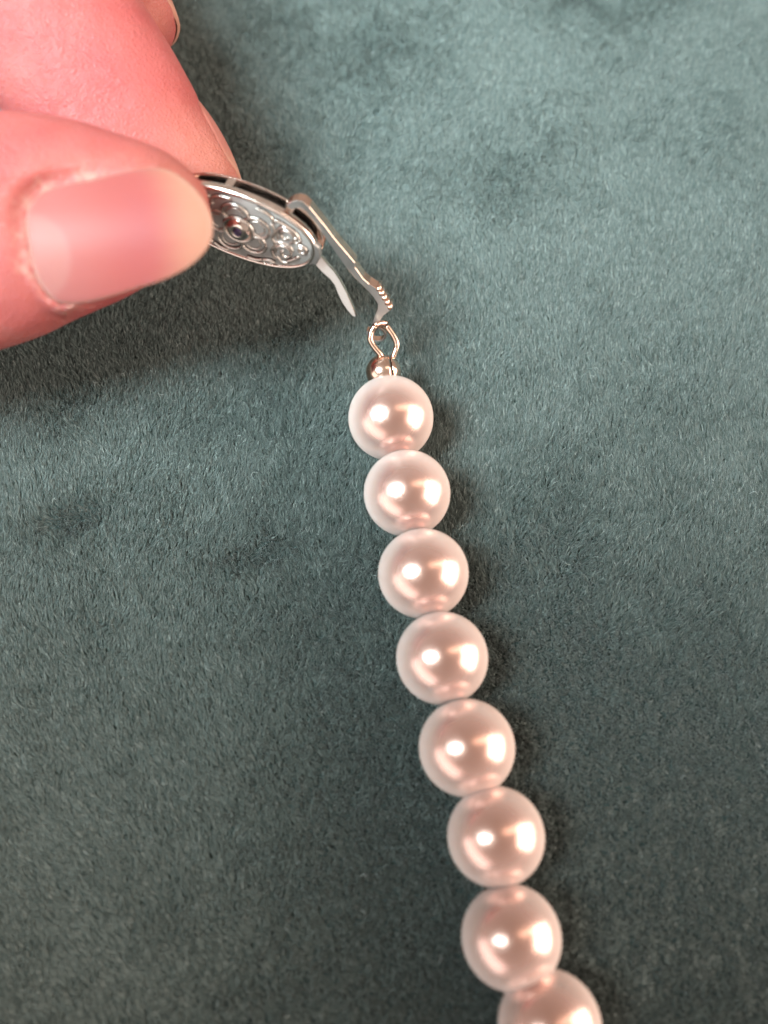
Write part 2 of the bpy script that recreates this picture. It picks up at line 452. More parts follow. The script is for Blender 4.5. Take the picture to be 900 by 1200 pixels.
for t0, t1 in ((54, 60), (101, 107), (150, 160), (-14, 3), (-70, -62), (-120, -112), (200, 210)):
    mb = MB(); vs = []; k = 5
    for j in range(k + 1):
        t = math.radians(t0 + (t1 - t0) * j / k); x_, y_ = (SA - .02) * math.cos(t), (SB - .02) * math.sin(t)
        x2, y2 = (SA - .8) * math.cos(t), (SB - .8) * math.sin(t)
        vs += [cp(x_, y_, -.6), cp(x_, y_, -1.9), cp(x2, y2, -1.9), cp(x2, y2, -.6)]
    fs = [(0, 1, 2, 3), (4 * k, 4 * k + 3, 4 * k + 2, 4 * k + 1)]
    for j in range(k):
        for q in range(4): fs.append((4 * j + q, 4 * j + (q + 1) % 4, 4 * j + 4 + (q + 1) % 4, 4 * j + 4 + q))
    mb.add(vs, fs); mb.build('post', M_SILVER, case, sharp=40)
# end cap at the right-hand tip, where the tongue leaves the case
mb = MB()
mb.prism([cp(6.55, -1.35, .02), cp(7.35, -.9, .02), cp(7.5, .1, .02), cp(7.25, .9, .02), cp(6.5, 1.3, .02)], cN * -.62)
o = mb.build('end_cap', M_SATIN, case, smooth=False); bevel(o, .12)
# filigree
def wire(name, pts2, r, h=.06, closed=False, flat=1.25, n=5):
    pts = smooth_poly([(p[0], p[1] * .9, 0) for p in pts2], n, closed)
    mb = MB(); mb.tube([cp(p.x, p.y, h - .03 * (abs(p.x) / 3)) for p in pts], r, 8, flat=flat, up=cN, closed=closed)
    OUTL.tube([cp(p.x, p.y, .03 - .03 * (abs(p.x) / 3)) for p in pts], r * 1.4, 6, flat=.35, up=cN, closed=closed)  # dark outline under each relief wire
    return mb.build(name, M_RELIEF, case)
OUTL = MB()
fx, fy = -.15, -.1
for k in range(5):
    t = math.radians(90 + 72 * k + 14)
    cx_, cy_ = fx + 1.85 * math.cos(t), fy + 1.6 * math.sin(t)
    pts = []
    for j in range(9):
        u = t + math.radians(-128 + 32 * j)
        pts.append((cx_ + 1.22 * math.cos(u), cy_ + 1.1 * math.sin(u)))
    wire('petal', pts, .14)
    pts = [(cx_ + .78 * math.cos(t + math.radians(-90 + 36 * j)), cy_ + .70 * math.sin(t + math.radians(-90 + 36 * j))) for j in range(6)]
    wire('petal', pts, .085, .04)
ring = [(fx + 1.38 * math.cos(t * .5236), fy + 1.28 * math.sin(t * .5236)) for t in range(12)]
wire('flower_ring', ring, .17, .12, True)
# domed centre with gem
mb = MB(); vs = []; nn = 32
prof = [(1.22, -.05), (1.2, .14), (1.05, .34), (.82, .50), (.55, .58), (.42, .56), (.36, .46)]
for r_, h_ in prof: vs += [cp(fx + r_ * math.cos(6.2832 * i / nn), fy + r_ * math.sin(6.2832 * i / nn), h_) for i in range(nn)]
fs = [(k * nn + i, k * nn + (i + 1) % nn, (k + 1) * nn + (i + 1) % nn, (k + 1) * nn + i) for k in range(len(prof) - 1) for i in range(nn)]
fs.append(tuple((len(prof) - 1) * nn + i for i in range(nn)))
mb.add(vs, fs); mb.build('flower_boss', M_SILVER, case, sharp=60)
mb = MB(); vs = []; nn = 8
for r_, h_ in [(.44, .48), (.42, .60), (.22, .72)]: vs += [cp(fx + .05 + r_ * math.cos(6.2832 * (i + .3) / nn), fy + r_ * math.sin(6.2832 * (i + .3) / nn), h_) for i in range(nn)]
fs = [(k * nn + i, k * nn + (i + 1) % nn, (k + 1) * nn + (i + 1) % nn, (k + 1) * nn + i) for k in range(2) for i in range(nn)]
fs += [tuple(2 * nn + i for i in range(nn)), tuple(range(nn))]
mb.add(vs, fs); mb.build('gem', M_GEM, case, smooth=False)
def spiral(cx_, cy_, r0, r1, a0, turns, n=12):
    return [(cx_ + (r0 + (r1 - r0) * j / n) * math.cos(a0 + turns * 6.2832 * j / n), cy_ + (r0 + (r1 - r0) * j / n) * math.sin(a0 + turns * 6.2832 * j / n)) for j in range(n + 1)]
for s in (1, -1):
    for pts in (spiral(s * 4.15, 1.05, .22, .85, 0, s * -1.15), spiral(s * 4.25, -.95, .18, .92, 2.2, s * 1.2),
                spiral(s * 5.75, .05, .15, .52, 1.0, s * 1.2),
                [(s * 2.7, 1.9), (s * 3.1, 1.1), (s * 2.95, .3), (s * 3.3, -.4), (s * 3.1, -1.2), (s * 3.5, -2.1)],
                [(s * 3.3, -.1), (s * 3.9, .15), (s * 4.6, .0), (s * 5.0, -.4)],
                [(s * 3.0, 2.45), (s * 3.9, 2.25), (s * 4.9, 1.8), (s * 5.4, 1.2)],
                [(s * 4.6, -1.9), (s * 5.2, -1.3), (s * 5.6, -.8)],
                [(s * 2.4, -2.7), (s * 3.0, -2.5), (s * 3.5, -2.6)],
                [(s * 1.2, 3.0), (s * 2.0, 2.9), (s * 2.6, 2.6), (s * 2.9, 2.1)],
                [(s * .9, -3.05), (s * 1.7, -3.0), (s * 2.3, -2.75)],
                [(s * 3.5, .4), (s * 3.3, 1.2), (s * 3.7, 1.9), (s * 4.4, 2.1)],
                [(s * 3.6, -1.7), (s * 4.1, -2.1), (s * 4.7, -2.0)],
                spiral(s * 5.1, 1.0, .1, .4, .5, s * 1.0, 8)):
        wire('scroll', pts, .15)

pt = OUTL.build('dark_outline', M_DARK, case); pt['kind'] = 'stuff'
# ---- hook: a flat wavy strip seen on its cut edge
h0 = at_depth(345, 240, 80.2); h1 = at_depth(443, 385, 89.2)
hd = (h1 - h0).normalized()
hn = CZ * math.cos(math.radians(30)) + camvec(-.85, -.5, 0) * math.sin(math.radians(30))
hn = (hn - hd * hn.dot(hd)).normalized()
def Z(p): return (325 + p[0] / 6., 215 + p[1] / 6.)
left = [(62, 152), (78, 172), (104, 186), (128, 176), (160, 172), (200, 200), (260, 268), (330, 372), (400, 472), (470, 572), (540, 660), (620, 740), (676, 800), (706, 850), (703, 888), (684, 930), (668, 985), (660, 1010)]
right = [(712, 1010), (716, 975), (745, 932), (792, 892), (770, 850), (742, 790), (700, 742), (645, 708), (600, 668), (562, 612), (545, 592), (548, 562), (470, 470), (400, 388), (335, 300), (270, 222), (225, 165), (180, 128), (140, 118), (100, 126)]
poly = [Z(p) for p in left + right]
pts = [on_plane(u, v, h0, hn) for u, v in poly]
mb = MB(); mb.prism(pts, hn * -1.15)
hook = mb.build('clasp_hook', M_SATIN, neck, smooth=False); hook.data.materials.append(M_WIRE)
for p in hook.data.polygons:
    if len(p.vertices) == 4 and p.area < 1: p.material_index = 1  # cut edges tinted coppery for the warm reflection on them
bevel(hook, .06, 2, 30)
hook['label'] = 'wavy silver hook arm between the clasp case and the first pearl'
# ribs of the finger grip
for k in range(5):
    t = k / 4
    u, v = Z((712 + 78 * t, 748 + 128 * t))
    a = on_plane(u, v, h0, hn) + hn * .03
    mb = MB(); mb.tube([a, a - hn * 1.22], .20, 8); mb.build('grip_rib', M_WIRE, hook)
# curled ring at the hook's end
def oband(cu, cv, ro, ri, a0, a1, nseg=26):
    c = on_plane(cu, cv, h0, hn); sc_ = (c - CPOS).dot(CD) / FPX
    ex = (CX - hn * CX.dot(hn)).normalized(); ey = hn.cross(ex)
    o_, i_ = [], []
    for j in range(nseg + 1):
        t = math.radians(a0 + (a1 - a0) * j / nseg)
        dv = ex * math.cos(t) + ey * math.sin(t)
        o_.append(c + dv * ro * sc_); i_.append(c + dv * ri * sc_)
    mb = MB(); mb.prism(o_ + i_[::-1], hn * -.7); return mb
o = oband(441, 392, 12.2, 9.2, 105, -200).build('hook_ring', M_SATIN, hook, smooth=False); o.data.materials.append(M_WIRE)
for p in o.data.polygons:
    if len(p.vertices) == 4: p.material_index = 1  # ring edges get the painted warm reflection too
bevel(o, .05, 2, 40)

# ---- tongue of the case: curved blade
b0 = at_depth(368, 300, 84.4); b1 = at_depth(415, 368, 86.6); bd = (b1 - b0).normalized()
bn = CZ * math.cos(math.radians(26)) + camvec(-.85, -.5, 0) * math.sin(math.radians(26)); bn = (bn - bd * bn.dot(bd)).normalized()
bl = [(285, 500), (322, 530), (362, 580), (400, 622), (438, 680), (468, 735), (495, 790), (520, 850), (543, 905), (552, 938), (530, 935), (492, 892), (455, 838), (425, 775), (402, 715), (368, 672), (322, 632), (282, 590), (240, 528), (225, 500)]
pts = [on_plane(*Z(p), b0, bn) for p in bl]
mb = MB(); mb.prism(pts, bn * -.55)
tong = mb.build('tongue', M_SATIN, case, smooth=False); tong.data.materials.append(M_WIRE)
for p in tong.data.polygons:
    if len(p.vertices) == 4 and p.area < 1: p.material_index = 1  # blade edges carry the same painted warm reflection
bevel(tong, .05, 2, 30)
# gold-rimmed mouth of the case behind the face, right-hand end
mp_ = [cp(SA * 1.0 * math.cos(math.radians(t)), SB * 1.0 * math.sin(math.radians(t)), h_) for t, h_ in ((62, -1.8), (50, -2.15), (36, -2.35), (20, -2.4), (6, -2.3), (-4, -1.9), (-8, -1.3))]
mb = MB(); mb.tube(smooth_poly(mp_, 4), .17, 8); mb.build('mouth_rim', M_WIRE, case)

# ---- bead tip: split ball and the flat wire loop through the ring
def Y(p): return (410 + p[0] / 10.91, 340 + p[1] / 10.91)
ball_c = at_depth(449.5, 436, 89.4); ball_r = 1.68
ax = (cent[0] - ball_c).normalized()
side = (CX - ax * CX.dot(ax)).normalized(); fr = ax.cross(side)
off = side * 0
def shell(c0, c1):
    """part of the ball between two cosines along 'side'"""
    mb = MB(); vs = []; na, nb_ = 40, 16; up2 = fr
    for j in range(nb_ + 1):
        th = math.acos(c0) + (math.acos(c1) - math.acos(c0)) * j / nb_
        for i in range(na):
            ph = 2 * math.pi * i / na
            vs.append(ball_c + (side * math.cos(th) + (ax * math.cos(ph) + fr * math.sin(ph)) * math.sin(th)) * ball_r)
    fs = [(j * na + i, j * na + (i + 1) % na, (j + 1) * na + (i + 1) % na, (j + 1) * na + i) for j in range(nb_) for i in range(na)]
    mb.add(vs, fs); return mb
tip0 = shell(.40, -1).build('bead_tip', M_WIRE, neck)
tip0['label'] = 'small split metal ball cupping the knot above the first pearl'
o = shell(1, .50).build('shell_half', M_WIRE, tip0)
for o in (tip0, o):
    md = o.modifiers.new('shell', 'SOLIDIFY'); md.thickness = .16 * MM; md.offset = -1
for pts in ([(322, 462), (285, 520), (262, 600), (272, 660), (318, 735), (372, 800), (400, 840), (425, 890)],
            [(470, 440), (515, 500), (568, 580), (600, 660), (598, 720), (575, 790), (550, 860), (530, 900)]):
    n_ = len(pts)
    P = [at_depth(*Y(p), 88.2 + .9 * (i / n_)) for i, p in enumerate(pts)]
    if pts[0][0] > 400: P = [p - CZ * .7 for p in P]
    mb = MB(); mb.tube(smooth_poly(P, 5), .31, 10, flat=1.3, up=CZ); mb.build('loop_wire', M_WIRE, tip0)
a = at_depth(*Y((322, 462)), 88.25); c = at_depth(*Y((470, 440)), 88.95)
mb = MB(); mb.tube(smooth_poly([a, a + (c - a) * .25 + CY * .18 - CZ * .1, a + (c - a) * .75 + CY * .22 - CZ * .2, c], 5), .31, 10, flat=1.3, up=CZ)
mb.build('loop_wire', M_WIRE, tip0)
mb = MB(); kp = ball_c + off * .6 - ax * 1.3
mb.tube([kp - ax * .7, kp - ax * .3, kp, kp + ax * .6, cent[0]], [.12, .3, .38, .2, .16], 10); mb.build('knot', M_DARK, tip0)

# ------------------------------------------------------------------ hand
hm = MB()
def loft(sta, seg=40):
    """sta: (centre, along, lateral, half width, dorsal height, palmar height) ; cross-section is two half superellipses"""
    vs = []; n_ = len(sta)
    for c, t, b_, hw, hd_, hp in sta:
        t = t.normalized(); b2 = (b_ - t * b_.dot(t)).normalized(); nn_ = t.cross(b2)
        if nn_.dot(CZ if abs(nn_.dot(CZ)) > .3 else CX) < 0 and False: nn_ = -nn_
        for k in range(seg):
            a_ = 2 * math.pi * k / seg; ca, sa = math.cos(a_), math.sin(a_)
            p = 2.25
            x_ = math.copysign(abs(ca) ** (2 / p), ca) * hw
            y_ = math.copysign(abs(sa) ** (2 / p), sa) * (hd_ if sa > 0 else hp)
            vs.append(c + b2 * x_ + nn_ * y_)
    fs = []
    for i in range(n_ - 1):
        for k in range(seg):
            k2 = (k + 1) % seg; fs.append((i * seg + k, i * seg + k2, (i + 1) * seg + k2, (i + 1) * seg + k))
    fs.append(tuple(range(seg))[::-1]); fs.append(tuple((n_ - 1) * seg + k for k in range(seg)))
    hm.add(vs, fs)
def resample(keys, n_):
    """keys: list of tuples of Vector/float; interpolate smoothly"""
    out = []; m = len(keys) - 1
    for i in range(n_ + 1):
        f = i / n_ * m; k = min(int(f), m - 1); t = f - k
        row = []
        for q in range(len(keys[0])):
            a_, b_, c_, d_ = keys[max(k - 1, 0)][q], keys[k][q], keys[k + 1][q], keys[min(k + 2, m)][q]
            row.append(.5 * ((2 * b_) + (c_ - a_) * t + (2 * a_ - 5 * b_ + 4 * c_ - d_) * t * t + (3 * b_ - a_ - 3 * c_ + d_) * t ** 3))
        out.append(row)
    return out
def finger(keys, latvec, n_=90, seg=48):
    R_ = resample(keys, n_); sta = []
    for i, (c, hw, hd_, hp) in enumerate(R_):
        t = R_[min(i + 1, n_)][0] - R_[max(i - 1, 0)][0]
        sta.append((c, t, latvec, max(hw, .05), max(hd_, .05), max(hp, .05)))
    loft(sta, seg)
    return sta

S = 14.4
ROLL = math.radians(7)
tN = (CZ * math.cos(ROLL) - CY * math.sin(ROLL)).normalized()      # thumbnail's outward normal
tLat = (CY * math.cos(ROLL) + CZ * math.sin(ROLL)).normalized()
def TK(u, v, dep, hw, hd_, hp): return (at_depth(u, v, dep), hw * dep / FPX, hd_, hp)
TD = 77.5
tkeys = [TK(243, 268, TD + 1.5, 18, 1.2, 1.6), TK(238, 267, TD + 1.5, 32, 2.2, 2.6), TK(228, 264, TD + 1.3, 46, 3.3, 3.6), TK(210, 259, TD + 1.1, 59, 4.2, 4.6),
         TK(185, 254, TD + .9, 74, 4.9, 5.5), TK(155, 252, TD + .7, 86, 5.3, 6.2), TK(120, 253, TD + .5, 100, 5.6, 6.7),
         TK(85, 255, TD + .3, 111, 5.8, 7.0), TK(45, 259, TD, 122, 6.0, 7.3), TK(0, 267, TD, 132, 6.3, 7.5),
         TK(-50, 276, TD, 138, 6.6, 7.6), TK(-110, 288, TD - .5, 140, 7.0, 7.8), TK(-190, 305, TD - 1, 134, 7.4, 7.8), TK(-300, 330, TD - 2, 130, 7.6, 8.0)]
tb_ = tkeys[-1][0]
def world_keys(a_, b_, hw0, hw1, n_=3):
    return [(a_ + (b_ - a_) * (k / n_), hw0 + (hw1 - hw0) * k / n_, (hw0 + (hw1 - hw0) * k / n_) * .86, (hw0 + (hw1 - hw0) * k / n_) * .86) for k in range(1, n_ + 1)]
MCPt = tb_ + Vector((-22, 8, 7)); CMC = MCPt + Vector((-34, 28, 6))
tkeys += world_keys(tb_, MCPt, 9.6, 11, 2) + world_keys(MCPt, CMC, 11.5, 15, 3)
# lateral must keep sense with tN being t x lat: t points away from the tip (-x), lat chosen so that t x lat = +tN
sgn = 1 if (tkeys[8][0] - tkeys[3][0]).cross(tLat).dot(tN) > 0 else -1
finger(tkeys, tLat * sgn, 130, 56)

# index finger
ia, ib = Vector((.55, .83)), Vector((.83, -.55))
def IK(s, nc, hw, dep, th, k=1.0):
    u = ib.x * nc + ia.x * s; v = ib.y * nc + ia.y * s
    return (at_depth(u, v, dep), hw * dep / FPX, th, th * k)
iN = None
ikeys = [IK(367, 42, 14, 89.5, 1.2), IK(362, 41, 38, 89.5, 3.0), IK(353, 40, 60, 89.4, 4.3), IK(340, 39, 79, 89.3, 5.1), IK(318, 37, 89, 89.0, 5.7), IK(288, 35, 94, 88.7, 6.1), IK(250, 33, 95, 88.2, 6.3),
         IK(200, 33, 100, 87.4, 6.6), IK(140, 34, 103, 86.6, 6.8), IK(60, 34, 104, 85.6, 7.0), IK(-30, 34, 103, 84.4, 7.1), IK(-110, 34, 106, 83.2, 7.3), IK(-190, 30, 104, 82, 7.5), IK(-290, 20, 103, 80.5, 7.8)]
ibend = ikeys[-1][0]
MCPi = ibend + Vector((-38, 12, 12))
ikeys += world_keys(ibend, MCPi, 8.1, 9.5, 4)
iLat = camvec(ib.x, -ib.y, 0)
finger(ikeys, iLat, 110, 52)
# middle finger, behind and above the index finger
def MK(s, nc, hw, dep, th): return IK(s, nc, hw, dep, th)
mkeys = [MK(164, 92, 14, 96.5, 1.2), MK(160, 92, 34, 96.5, 2.8), MK(152, 91, 54, 96.4, 4.2), MK(140, 90, 69, 96.3, 5.0), MK(118, 89, 79, 96.1, 5.7), MK(80, 87, 82, 95.9, 6.0), MK(30, 84, 82, 95.5, 6.2), MK(-60, 80, 86, 94.5, 6.6), MK(-150, 74, 88, 92.5, 7.0), MK(-240, 66, 92, 90, 7.3)]
mb_end = mkeys[-1][0]; MCPm = mb_end + Vector((-52, 20, 16))
mkeys += world_keys(mb_end, MCPm, 8.2, 9.6, 4)
finger(mkeys, iLat, 90, 44)
# ring and little finger, curled out of the frame
def curl(tip_, mid_, knuckle, r0, r1):
    ks = [(tip_, .8, .8, .8), (tip_ + (mid_ - tip_) * .06, r0 * .7, r0 * .65, r0 * .65), (tip_ + (mid_ - tip_) * .2, r0, r0 * .9, r0 * .9), (tip_ + (mid_ - tip_) * .7, r0 * 1.05, r0, r0), (mid_, r1, r1, r1), (mid_ + (knuckle - mid_) * .5, r1, r1 * .95, r1 * .95), (knuckle, r1 * 1.1, r1, r1)]
    finger(ks, iLat, 60, 36)
MCPr = MCPm + Vector((-12, 20, -3)); MCPp = MCPr + Vector((-15, 17, -5))
mtip = mkeys[0][0]
curl(mtip + Vector((-16, 26, 2)), mb_end + Vector((-8, 26, 2)), MCPr, 6.8, 8.0)
curl(mtip + Vector((-34, 42, 2)), mb_end + Vector((-24, 40, 2)), MCPp, 5.8, 7.0)
# palm, metacarpals and wrist
WR = CMC + Vector((-22, 26, 4))
def bone(a_, b_, r0, r1, fl=.8):
    ks = [(a_ + (b_ - a_) * f, rr, rr * fl, rr * fl) for f, rr in ((-.06, r0 * .5), (0, r0), (.25, (r0 * 3 + r1) / 4), (.5, (r0 + r1) / 2), (.75, (r0 + 3 * r1) / 4), (1, r1), (1.05, r1 * .6))]
    finger(ks, Vector((0, 1, 0)), 40, 36)
for q in (MCPi, MCPm, MCPr, MCPp): bone(q, WR, 10.5, 17, .85)
bone(MCPt, WR, 12, 17, .9); bone(MCPi + Vector((-6, -6, -3)), CMC, 9, 13, .8)
bone(WR + (CMC - WR) * .2, WR + Vector((-75, 22, 8)), 25, 30, .72)

tmp = link_mesh('hand_tmp', hm.v, hm.f, None)
rm = tmp.modifiers.new('r', 'REMESH'); rm.mode = 'VOXEL'; rm.voxel_size = .40 * MM; rm.adaptivity = 0
sm = tmp.modifiers.new('s', 'SMOOTH'); sm.factor = .5; sm.iterations = 9
dg = bpy.context.evaluated_depsgraph_get(); me = bpy.data.meshes.new_from_object(tmp.evaluated_get(dg))
bpy.data.objects.remove(tmp); me.name = 'hand'
nv_ = len(me.vertices); co = np.empty(nv_ * 3, np.float32); me.vertices.foreach_get('co', co); co = co.reshape(-1, 3).astype(float) / MM

# nails ------------------------------------------------------
def V(a_): return np.array(a_[:])
tint = np.zeros((nv_, 4)); pc = co
base = np.array([.46, .125, .115])
red = np.array([.37, .060, .064]); pale = np.array([.41, .150, .11])
mixn = np.clip(vnoise(pc[:, 0] + pc[:, 2] * .5, pc[:, 1] + pc[:, 2] * .4, 5, 101, 3) * .9 + .5, 0, 1)[:, None]
tint[:, :3] = np.array([.40, .115, .105]) * (1 - mixn) + np.array([.37, .066, .066]) * mixn
flake = np.zeros(nv_)
def blendc(m_, c_):
    m_ = m_[:, None]; tint[:, :3] = tint[:, :3] * (1 - m_) + np.array(c_) * m_
# paler, yellower finger ends
def around(p, r_): return np.exp(-((pc - V(p)) ** 2).sum(1) / r_ ** 2)
blendc(.75 * around(at_depth(225, 235, 75), 4.5), pale)
blendc(.75 * around(at_depth(262, 195, 86), 4.5), pale)
blendc(.55 * around(at_depth(225, 160, 82), 5), pale)
blendc(.5 * around(at_depth(195, 30, 92), 5), pale)
blendc(.45 * around(at_depth(150, 110, 80), 6), red)
blendc(.5 * around(at_depth(60, 30, 80), 9), (.36, .078, .076))  # deeper colour painted here to tame the key lamp's hot spot

def poly_sdf(poly, X, Y_):
    """signed distance to a 2D polygon, negative inside"""
    d2 = np.full(X.shape, 1e9); inside = np.zeros(X.shape, bool); n_ = len(poly)
    for i in range(n_):
        (x1, y1), (x2, y2) = poly[i], poly[(i + 1) % n_]
        ex, ey = x2 - x1, y2 - y1; t = np.clip(((X - x1) * ex + (Y_ - y1) * ey) / (ex * ex + ey * ey + 1e-12), 0, 1)
        d2 = np.minimum(d2, (X - x1 - t * ex) ** 2 + (Y_ - y1 - t * ey) ** 2)
        c_ = ((y1 > Y_) != (y2 > Y_)) & (X < (x2 - x1) * (Y_ - y1) / (y2 - y1 + 1e-12) + x1); inside ^= c_
    return np.where(inside, -np.sqrt(d2), np.sqrt(d2))

NAILS = []
def nail(name, origin, nrm, along, outline, kb, ka, am, free, label=None, fold=.14, colours=None, free_flare=0):
    """outline in local (a along towards the tip, b lateral) mm; height = -kb*b^2 - ka*(a-am)^2"""
    global co
    nrm = nrm.normalized(); along = (along - nrm * along.dot(nrm)).normalized(); lat = nrm.cross(along)
    O, Nn, A_, B_ = V(origin), V(nrm), V(along), V(lat)
    hgt = lambda a_, b_: -kb * b_ ** 2 - .012 * kb * b_ ** 4 * .5 - ka * np.maximum(a_ - am, 0) ** 2 - ka * .35 * np.minimum(a_ - am, 0) ** 2
    rel = co - O; a_ = rel @ A_; b_ = rel @ B_; h_ = rel @ Nn
    near = (np.abs(a_) < 14) & (np.abs(b_) < 11) & (h_ > -6) & (h_ < 5)
    idx = np.nonzero(near)[0]
    a2, b2, h2 = a_[idx], b_[idx], h_[idx]
    sd = poly_sdf(outline, a2, b2); H_ = hgt(a2, b2)
    # skin under the nail is pushed below it; around it the skin meets the nail and swells to a fold
    ins = sd < .0
    newh = h2.copy()
    newh[ins] = np.minimum(h2[ins], H_[ins] - .34 - .2 * sstep(0, .5, -sd[ins]))
    prox = sstep(free - 1.0, free - 4.5, a2)          # 1 at the root, 0 at the free edge
    ring_ = (sd >= 0) & (sd < 2.6)
    target = H_ + fold * (np.exp(-((sd - .65) / .55) ** 2)) - .05
    wgt = sstep(1.3, .3, sd) * prox
    newh[ring_] = (h2 + (target - h2) * wgt)[ring_]
    # beyond the folds never let the pulp rise over the free edge
    fr_ = (sd >= 0) & (sd < 2.0) & (prox < .5)
    newh[fr_] = np.minimum(newh[fr_], H_[fr_] - .55)
    co[idx] += (newh - h2)[:, None] * Nn
    # dry pale cuticle skin round the root
    fl = np.exp(-((sd - .25) / .45) ** 2) * sstep(free - 3, free - 7, a2) * (.35 + .65 * (vnoise(a2 * 3, b2 * 3, 1.0, 7, 2) > .05))
    t_ = np.zeros(nv_); t_[idx] = fl * .3 * (sd > -.3); blendc(t_, (.56, .32, .26))
    flake[idx] = np.maximum(flake[idx], np.exp(-((sd - .5) / .75) ** 2) * sstep(free - 2, free - 5.5, a2) * (sd > -.4))
    t_ = np.zeros(nv_); t_[idx] = np.exp(-((sd - 1.4) / .8) ** 2) * prox * .4 * (sd > 0); blendc(t_, (.42, .12, .10))
    # the nail plate: fan of rings from the middle to the outline
    out = [Vector((p[0], p[1], 0)) for p in outline]
    cx_ = sum(p.x for p in out) / len(out); cy_ = sum(p.y for p in out) / len(out)
    nr, no = 26, len(out); vs_, ab = [], []
    for j in range(nr + 1):
        f = j / nr
        for p in out:
            x_ = cx_ + (p.x - cx_) * f; y_ = cy_ + (p.y - cy_) * f
            dip = .10 * max(0, (f - .93) / .07) ** 2
            hh = float(hgt(np.array(x_), np.array(y_))) - dip
            vs_.append(O + A_ * x_ + B_ * y_ + Nn * hh); ab.append((x_, y_, f))
    top = len(vs_)
    for p in out:
        hh = float(hgt(np.array(p.x), np.array(p.y))) - .42
        x_ = cx_ + (p.x - cx_) * .985; y_ = cy_ + (p.y - cy_) * .985
        vs_.append(O + A_ * x_ + B_ * y_ + Nn * hh); ab.append((x_, y_, 1))
    fs_ = [(j * no + i, j * no + (i + 1) % no, (j + 1) * no + (i + 1) % no, (j + 1) * no + i) for j in range(0, nr + 1) for i in range(no)]
    me_ = bpy.data.meshes.new(name); me_.from_pydata([tuple(v * MM) for v in vs_], [], fs_)
    bm = bmesh.new(); bm.from_mesh(me_); bmesh.ops.recalc_face_normals(bm, faces=bm.faces)
    c0 = Vector(O * MM)
    bm.faces.ensure_lookup_table()
    if sum((f.normal.dot(nrm) > 0) for f in bm.faces) < len(bm.faces) / 2: bmesh.ops.reverse_faces(bm, faces=bm.faces)
    bm.to_mesh(me_); bm.free()
    me_.polygons.foreach_set('use_smooth', [True] * len(me_.polygons))
    ab = np.array(ab); at_ = me_.attributes.new('nailco', 'FLOAT_VECTOR', 'POINT'); at_.data.foreach_set('vector', (ab * MM).astype(np.float32).ravel())
    ta = me_.attributes.new('tint', 'FLOAT_COLOR', 'POINT')
    ca, cb = ab[:, 0], ab[:, 1]
    bed = np.array([.31, .080, .074]); col = np.tile(bed, (len(ca), 1))
    def bl(m__, c__):
        nonlocal col
        m__ = np.clip(m__, 0, 1)[:, None]; col = col * (1 - m__) + np.array(c__) * m__
    bl(.55 * sstep(.2, -1, (ca + 1.0) / 5), (.32, .118, .110))
    bl(.5 * np.exp(-((ca - 1.5) / 2.2) ** 2) * np.exp(-(cb / 3) ** 2), (.27, .056, .062))
    amin = ca.min()
    lun = 1 - ((ca - (amin + .2)) / 3.2) ** 2 - ((cb + 1.2) / 3.3) ** 2
    bl(.6 * sstep(-.1, .25, lun), (.34, .145, .13))
    line = ca - (free - .05 * cb ** 2 + .25 * vnoise(ca * 0 + 3, cb * 2, 1.5, 3, 2))
    bl(.92 * sstep(-2.8, 1.4, line), (.36, .165, .112))
    bl(.35 * sstep(.93, 1, ab[:, 2]) * sstep(-1, 1, line), (.42, .25, .19))
    bl(.6 * sstep(.955, .99, ab[:, 2]), (.46, .29, .235))
    ta.data.foreach_set('color', np.concatenate([col, np.ones((len(ca), 1))], 1).astype(np.float32).ravel())
    me_.materials.append(M_NAIL)
    o_ = bpy.data.objects.new(name, me_); COL.objects.link(o_)
    if label: o_['label'] = label
    NAILS.append(o_); return o_

nail_px = [(30, 257), (32, 280), (37, 307), (45, 330), (58, 348), (73, 356), (100, 355), (133, 347), (160, 338), (187, 330), (213, 318), (233, 303), (245, 287), (249.5, 270), (247, 252), (238, 233), (221, 214), (202, 201), (182, 196), (160, 198), (133, 204), (100, 212), (73, 217), (50, 225), (35, 240)]
nO = at_depth(140, 272, 71.9)
nAl = (CX + CY * .08 - CZ * .05).normalized(); nAl = (nAl - tN * nAl.dot(tN)).normalized(); nLt = tN.cross(nAl)
loc = []
for u, v in nail_px:
    # the nail bends away towards its sides, so solve for the curved surface
    a_ = b_ = 0.0; p = on_plane(u, v, nO, tN)
    for _ in range(6):
        r_ = p - nO; a_ = r_.dot(nAl); b_ = r_.dot(nLt)
        hh = -.056 * b_ * b_ - .012 * .056 * b_ ** 4 * .5 - .016 * max(a_ - 2, 0) ** 2 - .016 * .35 * min(a_ - 2, 0) ** 2
        p = on_plane(u, v, nO + tN * hh, tN)
    loc.append((a_, b_, 0))
loc = [(p.x, p.y) for p in smooth_poly(loc, 5, True)]
nail('thumbnail', nO, tN, nAl, loc, .056, .016, 2.0, 5.0, 'pink thumbnail with pale moon and cream free edge, facing the camera')
def sup(a0, a1, hb, n_=64, p=2.6):
    c_ = (a0 + a1) / 2; r_ = (a1 - a0) / 2; out = []
    for i in range(n_):
        t = 2 * math.pi * i / n_; out.append((c_ + r_ * math.copysign(abs(math.cos(t)) ** (2 / p), math.cos(t)), hb * math.copysign(abs(math.sin(t)) ** (2 / p), math.sin(t))))
    return out
me.vertices.foreach_set('co', (co * MM).astype(np.float32).ravel()); me.update()
from mathutils.bvhtree import BVHTree
me.calc_loop_triangles()
tri_ = [tuple(t.vertices) for t in me.loop_triangles]
BV = BVHTree.FromPolygons([tuple(c) for c in co], tri_)
